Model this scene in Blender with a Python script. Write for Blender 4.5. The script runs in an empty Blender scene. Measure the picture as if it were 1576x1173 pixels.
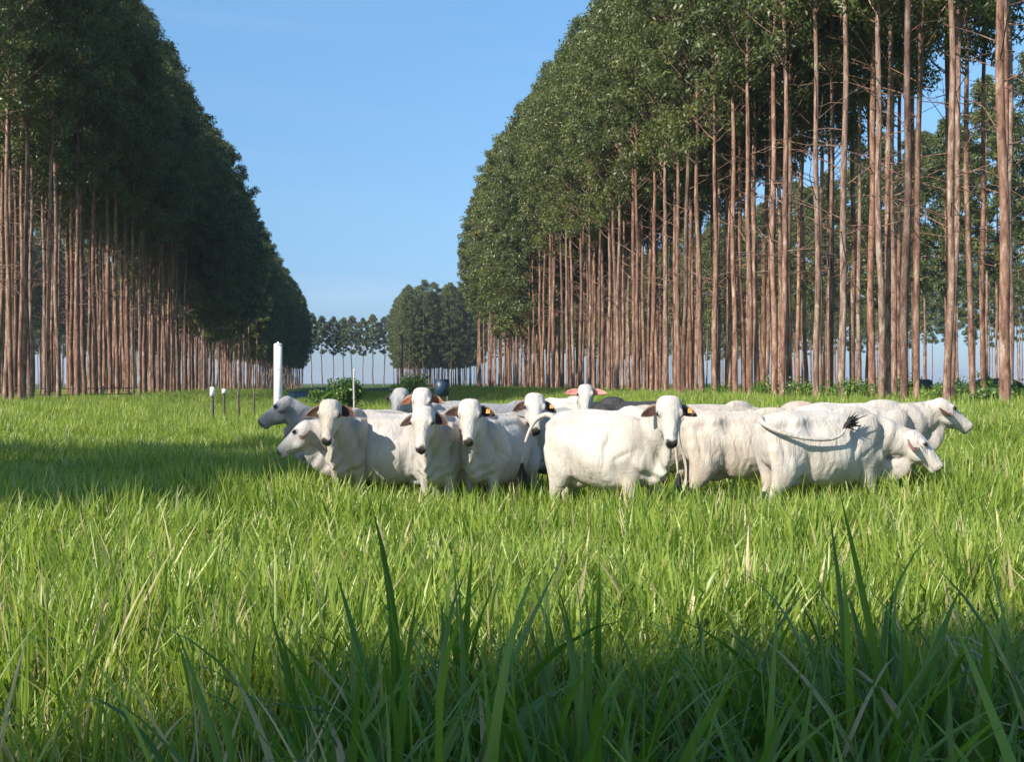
import bpy, bmesh, math, random
import numpy as np
from mathutils import Vector, Matrix, Quaternion
R = math.radians
SC = bpy.context.scene
COL = SC.collection
FPX = 1600.0                      # focal length in photo pixels (1576 wide)
CAMZ = 1.65
# ------------------------------------------------------------------ camera
cd = bpy.data.cameras.new('camera'); cam = bpy.data.objects.new('camera', cd); COL.objects.link(cam)
cd.sensor_width = 36.0; cd.lens = 36.0*FPX/1576.0; cd.clip_start = 0.05; cd.clip_end = 6000
cam.location = (0, 0, CAMZ); cam.rotation_euler = (R(90.12), 0, 0)
cd.dof.use_dof = False
SC.camera = cam
# ------------------------------------------------------------------ sky and sun
SUN_EL = R(35); SUN_H = Vector((-0.78, -0.62)).normalized()
SUN = Vector((SUN_H.x*math.cos(SUN_EL), SUN_H.y*math.cos(SUN_EL), math.sin(SUN_EL)))
W = bpy.data.worlds.new('World'); SC.world = W; W.use_nodes = True
nt = W.node_tree; nt.nodes.clear()
sky = nt.nodes.new('ShaderNodeTexSky'); sky.sky_type = 'NISHITA'; sky.sun_disc = False
sky.sun_elevation = SUN_EL; sky.sun_rotation = math.atan2(SUN_H.x, SUN_H.y)
sky.altitude = 300; sky.air_density = 1.0; sky.dust_density = 0.35; sky.ozone_density = 2.2
bg = nt.nodes.new('ShaderNodeBackground'); bg.inputs['Strength'].default_value = 0.108
wo = nt.nodes.new('ShaderNodeOutputWorld')
# the air near the horizon is a clear pale blue in the photograph, and one thin high cloud streak lies there
tcw = nt.nodes.new('ShaderNodeTexCoord'); sx = nt.nodes.new('ShaderNodeSeparateXYZ'); nt.links.new(tcw.outputs['Generated'], sx.inputs[0])
cr = nt.nodes.new('ShaderNodeValToRGB'); nt.links.new(sx.outputs['Z'], cr.inputs[0]); el = cr.color_ramp.elements
for p_, c_ in ((0.0, (.34, .44, .66)), (.06, (.42, .53, .72)), (.16, (.64, .79, .89)), (.36, (.86, 1.15, 1.22))):
    e_ = el.new(p_); e_.color = (*c_, 1)
el.remove(el[len(el)-1]); el.remove(el[0])
mxs = nt.nodes.new('ShaderNodeMix'); mxs.data_type = 'RGBA'; mxs.blend_type = 'MULTIPLY'; mxs.clamp_result = False
dt = nt.nodes.new('ShaderNodeVectorMath'); dt.operation = 'DOT_PRODUCT'; nt.links.new(tcw.outputs['Generated'], dt.inputs[0]); dt.inputs[1].default_value = (SUN_H.x, SUN_H.y, 0)
mr = nt.nodes.new('ShaderNodeMapRange'); mr.inputs['From Min'].default_value = -.05; mr.inputs['From Max'].default_value = .6; mr.inputs['To Min'].default_value = 1; mr.inputs['To Max'].default_value = .12
nt.links.new(dt.outputs['Value'], mr.inputs['Value']); nt.links.new(mr.outputs[0], mxs.inputs[0])   # the side of the sky away from the sun is the bluer one
nt.links.new(sky.outputs[0], mxs.inputs[6]); nt.links.new(cr.outputs[0], mxs.inputs[7])
mpw = nt.nodes.new('ShaderNodeMapping'); mpw.inputs['Scale'].default_value = (2.2, 2.2, 26); nt.links.new(tcw.outputs['Generated'], mpw.inputs[0])
cn = nt.nodes.new('ShaderNodeTexNoise'); cn.inputs['Scale'].default_value = 1.3; cn.inputs['Detail'].default_value = 5; nt.links.new(mpw.outputs[0], cn.inputs['Vector'])
cr2 = nt.nodes.new('ShaderNodeValToRGB'); cr2.color_ramp.elements[0].position = .46; cr2.color_ramp.elements[1].position = .80; cr2.color_ramp.elements[1].color = (.5, .5, .5, 1); nt.links.new(cn.outputs[0], cr2.inputs[0])
mx2 = nt.nodes.new('ShaderNodeMix'); mx2.data_type = 'RGBA'; mx2.inputs[7].default_value = (3.4, 4.4, 5.6, 1)
mrc = nt.nodes.new('ShaderNodeMapRange'); mrc.inputs['From Min'].default_value = .10; mrc.inputs['From Max'].default_value = .17; mrc.inputs['To Min'].default_value = 1; mrc.inputs['To Max'].default_value = .15; nt.links.new(sx.outputs['Z'], mrc.inputs['Value'])
mmc = nt.nodes.new('ShaderNodeMath'); mmc.operation = 'MULTIPLY'; nt.links.new(cr2.outputs[0], mmc.inputs[0]); nt.links.new(mrc.outputs[0], mmc.inputs[1]); nt.links.new(mmc.outputs[0], mx2.inputs[0]); nt.links.new(mxs.outputs[2], mx2.inputs[6])
nt.links.new(mx2.outputs[2], bg.inputs['Color']); nt.links.new(bg.outputs[0], wo.inputs['Surface'])
sd = bpy.data.lights.new('sun', 'SUN'); sd.energy = 5.0; sd.angle = R(0.53); sd.color = (1.0, 0.90, 0.76)
so = bpy.data.objects.new('sun', sd); COL.objects.link(so)
so.rotation_euler = SUN.to_track_quat('Z', 'Y').to_euler(); so.location = (-20, -20, 40)
SC.view_settings.view_transform = 'Standard'; SC.view_settings.look = 'None'
SC.view_settings.exposure = 0.78; SC.view_settings.gamma = 1.0
SC.render.engine = 'CYCLES'
SC.cycles.max_bounces = 6; SC.cycles.diffuse_bounces = 3; SC.cycles.transmission_bounces = 4; SC.cycles.transparent_max_bounces = 8
# ------------------------------------------------------------------ helpers
def tag(o, label=None, cat=None, group=None, kind=None):
    if label: o['label'] = label
    if cat: o['category'] = cat
    if group: o['group'] = group
    if kind: o['kind'] = kind
    return o
def empty(name, loc, rz=0.0, scale=1.0):
    o = bpy.data.objects.new(name, None); COL.objects.link(o); o.location = loc
    o.rotation_euler = (0, 0, rz); o.scale = (scale,)*3; o.empty_display_size = 0.2
    return o
def link(name, me, parent=None):
    o = bpy.data.objects.new(name, me); COL.objects.link(o)
    if parent is not None: o.parent = parent
    return o
class MB:
    """collects verts / faces / per-vertex colours / per-face material index"""
    def __init__(s): s.v = []; s.f = []; s.c = []; s.m = []; s.n = 0
    def add(s, v, f, col=(1, 1, 1), mi=0):
        v = np.asarray(v, float).reshape(-1, 3); s.v.append(v)
        s.f += [tuple(int(i)+s.n for i in q) for q in f]; s.m += [mi]*len(f)
        c = np.asarray(col, float)
        if c.ndim == 1: c = np.tile(c[:3], (len(v), 1))
        s.c.append(c); s.n += len(v)
    def mesh(s, name, mats, smooth=True):
        me = bpy.data.meshes.new(name)
        me.from_pydata(np.concatenate(s.v).tolist(), [], s.f)
        for m in mats: me.materials.append(m)
        me.polygons.foreach_set('material_index', s.m)
        if smooth: me.polygons.foreach_set('use_smooth', [True]*len(s.f))
        a = me.color_attributes.new('col', 'FLOAT_COLOR', 'POINT')
        c = np.concatenate(s.c); a.data.foreach_set('color', np.hstack([c, np.ones((len(c), 1))]).ravel())
        me.update(); return me
def fastmesh(name, V, F, mats, attrs={}, smooth=False, mi=None):
    """V (n,3), F (m,k) equal sized faces -> mesh, quickly"""
    me = bpy.data.meshes.new(name); V = np.asarray(V, np.float32); F = np.asarray(F, np.int32)
    k = F.shape[1]
    me.vertices.add(len(V)); me.vertices.foreach_set('co', V.ravel())
    me.loops.add(F.size); me.loops.foreach_set('vertex_index', F.ravel())
    me.polygons.add(len(F)); me.polygons.foreach_set('loop_start', np.arange(0, F.size, k, dtype=np.int32))
    for m in mats: me.materials.append(m)
    if mi is not None: me.polygons.foreach_set('material_index', np.asarray(mi, np.int32))
    me.polygons.foreach_set('use_smooth', np.full(len(F), smooth))
    me.update(calc_edges=True)
    for nm, val in attrs.items():
        val = np.asarray(val, np.float32)
        if val.ndim == 1:
            a = me.attributes.new(nm, 'FLOAT', 'POINT'); a.data.foreach_set('value', val)
        else:
            a = me.attributes.new(nm, 'FLOAT_COLOR', 'POINT')
            a.data.foreach_set('color', np.hstack([val, np.ones((len(val), 1), np.float32)]).ravel())
    me.validate(); return me
def tube(pts, rad, n=8, cap=True, flat=None, up=(0, 0, 1)):
    """tube along pts; rad float list or (ra along side, rb along 'up') pairs"""
    P = np.asarray(pts, float); k = len(P); V = []; up = np.asarray(up, float)
    T = np.gradient(P, axis=0); T /= np.linalg.norm(T, axis=1)[:, None]+1e-9
    prev = None
    for i in range(k):
        t = T[i]; ref = up if abs(np.dot(t, up)) < .95 else (prev if prev is not None else np.array([1., 0, 0]))
        s = np.cross(ref, t); s /= np.linalg.norm(s)+1e-9; w = np.cross(t, s); prev = w
        ra, rb = rad[i] if hasattr(rad[i], '__len__') else (rad[i], rad[i])
        for j in range(n):
            a = 2*math.pi*j/n; V.append(P[i]+s*math.cos(a)*ra+w*math.sin(a)*rb)
    F = [(i*n+j, i*n+(j+1) % n, (i+1)*n+(j+1) % n, (i+1)*n+j) for i in range(k-1) for j in range(n)]
    if cap: F += [tuple(range(n))[::-1], tuple(range((k-1)*n, k*n))]
    return np.array(V), F
def loft(rings, cap=True):
    n = len(rings[0]); k = len(rings); V = np.concatenate(rings)
    F = [(i*n+j, i*n+(j+1) % n, (i+1)*n+(j+1) % n, (i+1)*n+j) for i in range(k-1) for j in range(n)]
    if cap: F += [tuple(range(n))[::-1], tuple(range((k-1)*n, k*n))]
    return V, F
def ellipsoid(c, r, n=16, m=10, rot=None):
    V = []; F = []
    for i in range(m+1):
        ph = math.pi*(i+.0)/m
        ph = min(max(ph, .02), math.pi-.02)
        for j in range(n):
            a = 2*math.pi*j/n; V.append((math.sin(ph)*math.cos(a)*r[0], math.sin(ph)*math.sin(a)*r[1], math.cos(ph)*r[2]))
    V = np.array(V)
    if rot is not None: V = V@np.array(rot).T
    V = V+np.array(c)
    F = [(i*n+j, (i+1)*n+j, (i+1)*n+(j+1) % n, i*n+(j+1) % n) for i in range(m) for j in range(n)]
    F += [tuple(range(n)), tuple(range(m*n, (m+1)*n))[::-1]]
    return V, F
def bez(p0, p1, p2, p3, n):
    t = np.linspace(0, 1, n)[:, None]; p0, p1, p2, p3 = map(lambda p: np.asarray(p, float), (p0, p1, p2, p3))
    return (1-t)**3*p0+3*(1-t)**2*t*p1+3*(1-t)*t*t*p2+t**3*p3
# ---- node helpers
def mat(name):
    m = bpy.data.materials.new(name); m.use_nodes = True; nt = m.node_tree; nt.nodes.clear()
    return m, nt
def nd(nt, typ, **kw):
    n = nt.nodes.new(typ)
    for k, v in kw.items():
        if k in n.inputs: n.inputs[k].default_value = v
        else: setattr(n, k, v)
    return n
def ramp(nt, src, stops):
    r = nt.nodes.new('ShaderNodeValToRGB'); el = r.color_ramp.elements
    while len(el) < len(stops): el.new(0.5)
    for e, (p, c) in zip(el, stops): e.position = p; e.color = (*c, 1) if len(c) == 3 else c
    nt.links.new(src, r.inputs[0]); return r.outputs[0]
def mix(nt, fac, a, b, mode='MIX'):
    m = nt.nodes.new('ShaderNodeMix'); m.data_type = 'RGBA'; m.blend_type = mode
    for s, v in ((0, fac), (6, a), (7, b)):
        if isinstance(v, (int, float)): m.inputs[s].default_value = v
        elif isinstance(v, tuple): m.inputs[s].default_value = (*v, 1) if len(v) == 3 else v
        else: nt.links.new(v, m.inputs[s])
    return m.outputs[2]
def noise(nt, scale, detail=4, vec=None, rough=.55, dist=0):
    n = nd(nt, 'ShaderNodeTexNoise', Scale=scale, Detail=detail, Roughness=rough, Distortion=dist)
    if vec is not None: nt.links.new(vec, n.inputs['Vector'])
    return n.outputs[0]
def out(nt, sh, disp=None):
    o = nt.nodes.new('ShaderNodeOutputMaterial'); nt.links.new(sh, o.inputs['Surface'])
def simple(name, col, rough=.6, metal=0, nscale=20, namt=.25, bump=.1):
    m, nt = mat(name); tc = nd(nt, 'ShaderNodeTexCoord')
    n = noise(nt, nscale, 5, tc.outputs['Object'])
    dark = tuple(c*(1-namt) for c in col); lite = tuple(min(1, c*(1+namt)) for c in col)
    c = ramp(nt, n, [(.3, dark), (.7, lite)])
    p = nd(nt, 'ShaderNodeBsdfPrincipled', Roughness=rough, Metallic=metal); nt.links.new(c, p.inputs['Base Color'])
    b = nd(nt, 'ShaderNodeBump', Strength=bump, Distance=.01); nt.links.new(n, b.inputs['Height']); nt.links.new(b.outputs[0], p.inputs['Normal'])
    out(nt, p.outputs[0]); return m
def leafmat(name, stops, trans, rough=.45, tfac=.35, spec=.4):
    """thin leaf: principled + translucent; colour from per-leaf random 'rnd', tip position 't' and per-object random"""
    m, nt = mat(name)
    ar = nd(nt, 'ShaderNodeAttribute', attribute_name='rnd'); oi = nd(nt, 'ShaderNodeObjectInfo')
    mm = nd(nt, 'ShaderNodeMath', operation='MULTIPLY_ADD'); nt.links.new(oi.outputs['Random'], mm.inputs[0]); mm.inputs[1].default_value = .35
    ml = nd(nt, 'ShaderNodeMath', operation='MULTIPLY'); nt.links.new(ar.outputs['Fac'], ml.inputs[0]); ml.inputs[1].default_value = .65
    nt.links.new(ml.outputs[0], mm.inputs[2])
    c = ramp(nt, mm.outputs[0], stops)
    p = nd(nt, 'ShaderNodeBsdfPrincipled', Roughness=rough); p.inputs['Specular IOR Level'].default_value = spec
    nt.links.new(c, p.inputs['Base Color'])
    tr = nd(nt, 'ShaderNodeBsdfTranslucent'); tc = mix(nt, 1.0, c, trans, 'MULTIPLY'); nt.links.new(tc, tr.inputs['Color'])
    ms = nd(nt, 'ShaderNodeMixShader'); ms.inputs[0].default_value = tfac
    nt.links.new(p.outputs[0], ms.inputs[1]); nt.links.new(tr.outputs[0], ms.inputs[2]); out(nt, ms.outputs[0]); return m
# ---- layout: tree strips run along U toward the vanishing point at photo x = 545; L is the sideways distance
UN = np.array([-243/FPX, 1.0]); UN /= np.linalg.norm(UN); LN = np.array([UN[1], -UN[0]])
def sl(s, l): return UN*s+LN*l
def sstep(a, b, x):
    t = np.clip((x-a)/(b-a), 0, 1); return t*t*(3-2*t)
def ground(x, y):
    x = np.asarray(x, float); y = np.asarray(y, float)
    l = x*LN[0]+y*LN[1]
    z = .34*sstep(5, 12, -l)+.62*sstep(4.5, 13, l)*sstep(8, 16, y)
    z = z-.2*sstep(30, 60, np.abs(l))
    z = z+.05*np.sin(x*.7+1.3)*np.sin(y*.45)+.03*np.sin(x*1.9+y*1.1)
    return z
def gz(x, y): return float(ground(x, y))
def px2x(px, Y): return (px-788)/FPX*Y
# ------------------------------------------------------------------ zebu cattle
def cow_material(name):
    m, nt = mat(name); tc = nd(nt, 'ShaderNodeTexCoord')
    at = nd(nt, 'ShaderNodeAttribute', attribute_name='col')
    n1 = noise(nt, 3.5, 5, tc.outputs['Object'], .6); n2 = noise(nt, 55, 4, tc.outputs['Object'], .7)
    mp = nd(nt, 'ShaderNodeMapping'); mp.inputs['Scale'].default_value = (9, 9, 3); nt.links.new(tc.outputs['Object'], mp.inputs[0])
    n3 = noise(nt, 1.0, 4, mp.outputs[0], .55, 1.2)
    c = mix(nt, 1.0, at.outputs['Color'], ramp(nt, n1, [(.28, (.76, .73, .70)), (.48, (.93, .90, .87)), (.66, (1, 1, 1))]), 'MULTIPLY')
    c = mix(nt, 1.0, c, ramp(nt, n2, [(.25, (.86, .84, .82)), (.6, (1, 1, 1))]), 'MULTIPLY')
    p = nd(nt, 'ShaderNodeBsdfPrincipled', Roughness=.62); p.inputs['Specular IOR Level'].default_value = .3
    p.inputs['Sheen Weight'].default_value = .12
    nt.links.new(c, p.inputs['Base Color'])
    b = nd(nt, 'ShaderNodeBump', Strength=.55, Distance=.05); nt.links.new(n3, b.inputs['Height'])
    b2 = nd(nt, 'ShaderNodeBump', Strength=.25, Distance=.006); nt.links.new(n2, b2.inputs['Height']); nt.links.new(b.outputs[0], b2.inputs['Normal'])
    nt.links.new(b2.outputs[0], p.inputs['Normal']); out(nt, p.outputs[0]); return m
M_HIDE = cow_material('hide')
M_EYE = simple('eye_gloss', (.012, .009, .008), .12, 0, 30, .2, 0)
M_HAIR = simple('tail_hair', (.018, .016, .017), .75, 0, 60, .4, .5)
M_TAG = simple('orange_tag_plastic', (.60, .30, .07), .4, 0, 20, .15, .05)
M_TAGP = simple('pink_paint', (.72, .10, .22), .5, 0, 20, .2, .05)
M_HAIRW = simple('pale_hair', (.62, .60, .56), .75, 0, 60, .3, .5)

def remesh(V, F, vox=.017, it=7):
    me = bpy.data.meshes.new('tmp'); me.from_pydata(V.tolist(), [], F); me.update()
    bm = bmesh.new(); bm.from_mesh(me); bmesh.ops.recalc_face_normals(bm, faces=bm.faces); bm.to_mesh(me); bm.free()
    o = bpy.data.objects.new('tmp', me); COL.objects.link(o)
    r = o.modifiers.new('r', 'REMESH'); r.mode = 'VOXEL'; r.voxel_size = vox
    s = o.modifiers.new('s', 'SMOOTH'); s.factor = .5; s.iterations = it
    dg = bpy.context.evaluated_depsgraph_get(); ev = o.evaluated_get(dg); m2 = ev.to_mesh()
    n = len(m2.vertices); co = np.empty(n*3, np.float32); m2.vertices.foreach_get('co', co)
    fs = [tuple(p.vertices) for p in m2.polygons]; ev.to_mesh_clear()
    bpy.data.objects.remove(o); bpy.data.meshes.remove(me)
    return co.reshape(-1, 3).astype(float), fs

def unit(v): v = np.asarray(v, float); return v/(np.linalg.norm(v)+1e-9)
TORSO = [(-.80, 1.13, .07, .07), (-.775, 1.10, .17, .15), (-.72, 1.06, .25, .205), (-.62, 1.035, .305, .25), (-.48, 1.01, .345, .275),
         (-.30, .975, .375, .295), (-.10, .95, .395, .315), (.10, .945, .395, .31), (.26, .955, .38, .275), (.38, .97, .355, .24),
         (.48, .975, .32, .20), (.56, .975, .26, .15), (.61, .97, .17, .09)]
def make_cow(name, label, px, Y, yaw, head_az, head_pitch=62, neck_turn=None, neck_pitch=36, neck_len=.60, scale=1.0,
             tint=(.74, .70, .63), tail='hang', tag_ear=None, seed=0, anchor='head', brush=True, head_roll=0, fat=1.0, step=0.0,
             category='cow', ear_in=(.042, .015, .010), hump=1.0, group='white cattle herd standing in the grass', ear_droop=.25, ear_back=None, mouth=(.03, .027, .027), pinkear=False, browtint=None):
    """yaw, head_az: degrees, world azimuth of the body / the face (0 = right in the photo, -90 = to the camera)"""
    rg = random.Random(seed); yw = R(yaw)
    cy, sy = math.cos(yw), math.sin(yw)
    hz = R(head_az)-yw
    head_roll = head_roll or rg.uniform(-4, 4); ear_droop = ear_droop+rg.uniform(-.12, .15)
    hd = np.array([math.cos(hz), math.sin(hz), 0])
    hp = R(head_pitch)
    f = hd*math.cos(hp)+np.array([0, 0, -math.sin(hp)]); u = hd*math.sin(hp)+np.array([0, 0, math.cos(hp)])
    s = np.cross(u, f)
    if head_roll:
        cr, sr = math.cos(R(head_roll)), math.sin(R(head_roll)); s, u = s*cr+u*sr, u*cr-s*sr
    nt_ = R(neck_turn) if neck_turn is not None else ((hz+math.pi) % (2*math.pi)-math.pi)*.55
    npch = R(neck_pitch)
    nb = np.array([.36, 0, 1.06])
    nd_ = np.array([math.cos(nt_)*math.cos(npch), math.sin(nt_)*math.cos(npch), math.sin(npch)])
    ne = nb+nd_*neck_len
    parts = []
    # torso
    rings = []
    for (x, zc, hh, hw) in TORSO:
        r = []
        for j in range(28):
            a = 2*math.pi*j/28; ca, sa = math.cos(a), math.sin(a)
            yy = math.copysign(abs(sa)**.86, sa)*hw*fat*(1-.16*max(ca, 0)**1.5-.04*max(-ca, 0))
            zz = math.copysign(abs(ca)**.92, ca)*hh
            r.append((x, yy, zc+zz))
        rings.append(np.array(r))
    parts.append(loft(rings))
    # hump, spine ridge, hips, shoulder blades, belly fold
    parts.append(ellipsoid((.28, 0, 1.325), (.22, .075, .085*hump), rot=np.array(Matrix.Rotation(R(5), 3, 'Y'))))
    parts.append(tube([(-.72, 0, 1.30), (-.45, 0, 1.345), (-.1, 0, 1.335), (.2, 0, 1.335)], [(.05, .03)]*4, 8))
    for q in (-1, 1):
        parts.append(ellipsoid((-.44, q*.16*fat, 1.22), (.115, .07, .085)))
        parts.append(ellipsoid((-.75, q*.095, 1.185), (.06, .05, .06)))
        parts.append(ellipsoid((.33, q*.165, 1.06), (.17, .08, .26), rot=np.array(Matrix.Rotation(R(20), 3, 'Y'))))
        parts.append(ellipsoid((.40, q*.15, .86), (.15, .085, .13)))
    parts.append(ellipsoid((-.42, 0, .62), (.15, .10, .07)))
    # legs
    for q, (df, dh) in ((1, (step, -step*.8)), (-1, (-step*.6, step*.5))):
        fl = [((.34, q*.145, 1.0), (.13, .07)), ((.35, q*.155, .84), (.125, .08)), ((.35+df*.15, q*.15, .70), (.095, .068)), ((.355+df*.45, q*.145, .56), (.07, .056)),
              ((.37+df*.7, q*.14, .44), (.05, .046)), ((.375+df*.8, q*.14, .39), (.05, .047)), ((.375+df*.85, q*.14, .31), (.034, .032)), ((.372+df, q*.138, .17), (.031, .03)),
              ((.38+df, q*.138, .11), (.04, .038)), ((.395+df, q*.138, .06), (.04, .04)), ((.40+df, q*.138, .0), (.055, .05))]
        hl = [((-.58, q*.13, 1.12), (.15, .10)), ((-.58, q*.165, .96), (.19, .10)), ((-.555, q*.175, .82), (.185, .098)), ((-.555+dh*.2, q*.168, .70), (.165, .092)),
              ((-.60+dh*.4, q*.155, .59), (.12, .075)), ((-.665+dh*.6, q*.145, .50), (.078, .055)), ((-.70+dh*.7, q*.14, .44), (.052, .04)), ((-.69+dh*.8, q*.14, .36), (.038, .034)),
              ((-.675+dh, q*.14, .20), (.033, .031)), ((-.665+dh, q*.14, .11), (.041, .038)), ((-.645+dh, q*.14, .05), (.042, .04)), ((-.64+dh, q*.14, .0), (.056, .05))]
        for ch in (fl, hl):
            P = np.array([c[0] for c in ch]); rr = [c[1] for c in ch]; rings = []
            for p_, (ra, rb) in zip(P, rr):
                rings.append(np.array([(p_[0]+math.cos(t)*ra, p_[1]+math.sin(t)*rb, p_[2]) for t in np.linspace(0, 2*math.pi, 14, endpoint=False)]))
            parts.append(loft(rings))
    # neck
    jaw = ne
    c1 = nb+np.array([.24, 0, .10]); c2 = ne-nd_*.18
    C = bez(nb-np.array([.10, 0, .04]), c1, c2, ne, 9)
    nr = [(.15, .29), (.15, .28), (.14, .26), (.13, .235), (.12, .21), (.108, .185), (.098, .165), (.09, .15), (.085, .135)]
    parts.append(tube(C, nr, 18))
    # head
    o0 = ne-f*.085+u*.085
    HS = [(-.030, -.015, -.10, .060), (-.012, .018, -.14, .098), (.02, .040, -.175, .116), (.08, .052, -.20, .124), (.14, .052, -.22, .122), (.19, .044, -.235, .116),
          (.24, .034, -.225, .099), (.30, .026, -.195, .081), (.36, .020, -.16, .068), (.41, .012, -.142, .062), (.445, .006, -.130, .064), (.468, -.006, -.12, .061), (.484, -.026, -.10, .048), (.492, -.05, -.085, .026)]
    rings = []
    for (t, fr, bk, hw) in HS:
        r = []; mid = (fr+bk)/2; hh = (fr-bk)/2
        for j in range(20):
            a = 2*math.pi*j/20; ca, sa = math.cos(a), math.sin(a)
            nar = 1-.33*max(-ca, 0)**1.0 if t > .1 else 1-.2*max(-ca, 0)
            r.append(o0+f*t+u*(mid+math.copysign(abs(ca)**.8, ca)*hh)+s*(math.copysign(abs(sa)**.85, sa)*hw*nar))
        rings.append(np.array(r))
    parts.append(loft(rings))
    HM = np.stack([f, s, u], 1)
    for q in (-1, 1):
        parts.append(ellipsoid(o0+f*.165+s*q*.106+u*.008, (.045, .022, .03), 12, 8, HM))      # brow
        parts.append(ellipsoid(o0+f*.20+s*q*.075+u*-.13, (.10, .04, .075), 12, 8, HM))         # cheek
        parts.append(ellipsoid(o0+f*.453+s*q*.038+u*-.018, (.03, .026, .022), 10, 8, HM))       # nostril wing
    parts.append(ellipsoid(o0+f*.435+u*-.130, (.055, .048, .025), 12, 8, HM))                  # chin
    # dewlap from throat to brisket
    th = o0+f*.20+u*-.22; br = np.array([.50, 0, .70])
    nbm = (C[4]+C[5])/2
    mid1 = th*.55+br*.45+np.array([.03, 0, -.03]); mid1[:2] = mid1[:2]*.5+nbm[:2]*.5+np.array([.05, 0])
    D = bez(th, th*.5+mid1*.5-np.array([0, 0, .10]), mid1*.4+br*.6+np.array([.06, 0, .02]), br+np.array([-.04, 0, -.04]), 9)
    for k_ in range(len(D)-1): pass
    parts.append(tube(D, [(.026, .05), (.03, .085), (.032, .11), (.036, .125), (.04, .13), (.048, .13), (.06, .12), (.07, .10), (.06, .06)], 12))
    V = []; F = []; n = 0
    for v, ff in parts:
        V.append(v); F += [tuple(i+n for i in q) for q in ff]; n += len(v)
    V, F = remesh(np.concatenate(V), F)
    # ---- relief: hollow flank, ribs, shoulder line, thigh crease, neck and dewlap folds
    ph = rg.uniform(0, 6)
    side = np.sign(V[:, 1])*sstep(.03, .12, np.abs(V[:, 1])); x_, z_ = V[:, 0], V[:, 2]
    def ga(cx, cz, rx, rz, am, tl=0.0):
        a_ = (x_-cx)*math.cos(tl)+(z_-cz)*math.sin(tl); b_ = -(x_-cx)*math.sin(tl)+(z_-cz)*math.cos(tl)
        return am*np.exp(-(a_/rx)**2-(b_/rz)**2)
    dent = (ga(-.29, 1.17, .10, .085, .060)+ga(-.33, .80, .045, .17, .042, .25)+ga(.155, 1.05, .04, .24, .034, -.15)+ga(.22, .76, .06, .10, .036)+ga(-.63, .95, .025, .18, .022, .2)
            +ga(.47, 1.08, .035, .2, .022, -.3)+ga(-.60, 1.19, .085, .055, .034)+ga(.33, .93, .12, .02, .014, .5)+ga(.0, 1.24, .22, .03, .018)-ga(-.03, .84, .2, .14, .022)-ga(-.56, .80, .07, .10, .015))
    ribs = .0014*np.sin((x_+.25*(z_-1))*2*math.pi/.066)*sstep(-.28, -.18, x_)*(1-sstep(.08, .16, x_))*sstep(.68, .80, z_)*(1-sstep(1.12, 1.22, z_))
    V[:, 1] -= side*(dent+ribs)*(~((V-o0)@f > -.12) | (np.linalg.norm(V-o0, axis=1) > .62))
    relf = V-o0; nk = (np.linalg.norm(relf-f*.2, axis=1) > .36)*sstep(.36, .50, x_)*sstep(.62, .75, z_)
    tt = (V-nb)@nd_
    V[:, 1] += nk*.014*np.sin(tt*34+6*(z_-1)+ph+2*np.sin(z_*9))*np.sign(V[:, 1])
    V += 0.004*np.stack([np.sin(V[:, 1]*17+ph+V[:, 2]*11), np.sin(V[:, 0]*13+V[:, 2]*15+ph), np.sin(V[:, 0]*14+ph*2+V[:, 1]*9)], 1)
    # ---- colours from anatomy, plus shade painted into the hollows
    rel = V-o0; tf = rel@f; ts = rel@s; tu = rel@u
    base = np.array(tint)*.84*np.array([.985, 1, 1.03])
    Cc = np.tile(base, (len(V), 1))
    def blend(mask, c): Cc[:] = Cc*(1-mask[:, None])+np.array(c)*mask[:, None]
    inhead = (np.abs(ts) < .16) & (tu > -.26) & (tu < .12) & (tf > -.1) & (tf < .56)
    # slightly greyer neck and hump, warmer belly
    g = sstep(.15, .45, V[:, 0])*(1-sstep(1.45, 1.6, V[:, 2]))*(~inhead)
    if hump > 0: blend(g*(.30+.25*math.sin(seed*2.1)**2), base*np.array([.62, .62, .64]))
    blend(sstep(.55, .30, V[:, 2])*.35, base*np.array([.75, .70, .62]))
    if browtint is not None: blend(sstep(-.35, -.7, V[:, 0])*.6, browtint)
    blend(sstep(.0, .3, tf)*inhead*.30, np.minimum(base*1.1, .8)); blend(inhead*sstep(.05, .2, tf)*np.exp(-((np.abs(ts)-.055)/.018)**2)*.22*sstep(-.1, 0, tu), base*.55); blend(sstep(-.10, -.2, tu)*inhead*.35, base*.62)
    blend(np.clip(dent/.05, 0, .5)*(~inhead)*.35, base*np.array([.66, .62, .58])); blend(np.exp(-((V[:, 2]-.60)/.12)**2)*.45*(~inhead)*(.5+.5*np.sin(V[:, 0]*9+seed)), base*np.array([.72, .62, .48]))  # relief hollows darkened as painted crease shade; brownish band along the belly
    mz = sstep(.425, .447, tf+.012*np.sin(ts*60+seed))*inhead*sstep(-.105, -.07, tu)*(1-.7*sstep(.045, .062, np.abs(ts)))
    blend(mz, mouth)
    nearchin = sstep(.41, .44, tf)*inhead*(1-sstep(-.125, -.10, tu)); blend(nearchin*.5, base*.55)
    for q in (-1, 1):
        e = o0+f*.175+s*q*.118+u*.004
        d = np.linalg.norm((V-e)/np.array([1, 1, 1]), axis=1); blend(np.clip(1.3-d/.05, 0, 1)*.45, base*.45); blend(np.clip(1.25-d/.028, 0, 1), (.05, .042, .04))
        nsl = o0+f*.474+s*q*.038+u*-.012; d = np.linalg.norm(V-nsl, axis=1); blend(np.clip(1.3-d/.013, 0, 1), (.006, .005, .005))
    ml = np.clip(1-np.abs(tu+.098-(.5-tf)*-.10)/.008, 0, 1)*inhead*sstep(.36, .40, tf); blend(ml*.8, (.05, .035, .03))
    blend(sstep(.085, .05, V[:, 2]), (.05, .045, .04))
    mb = MB(); mb.add(V, F, Cc)
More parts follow.
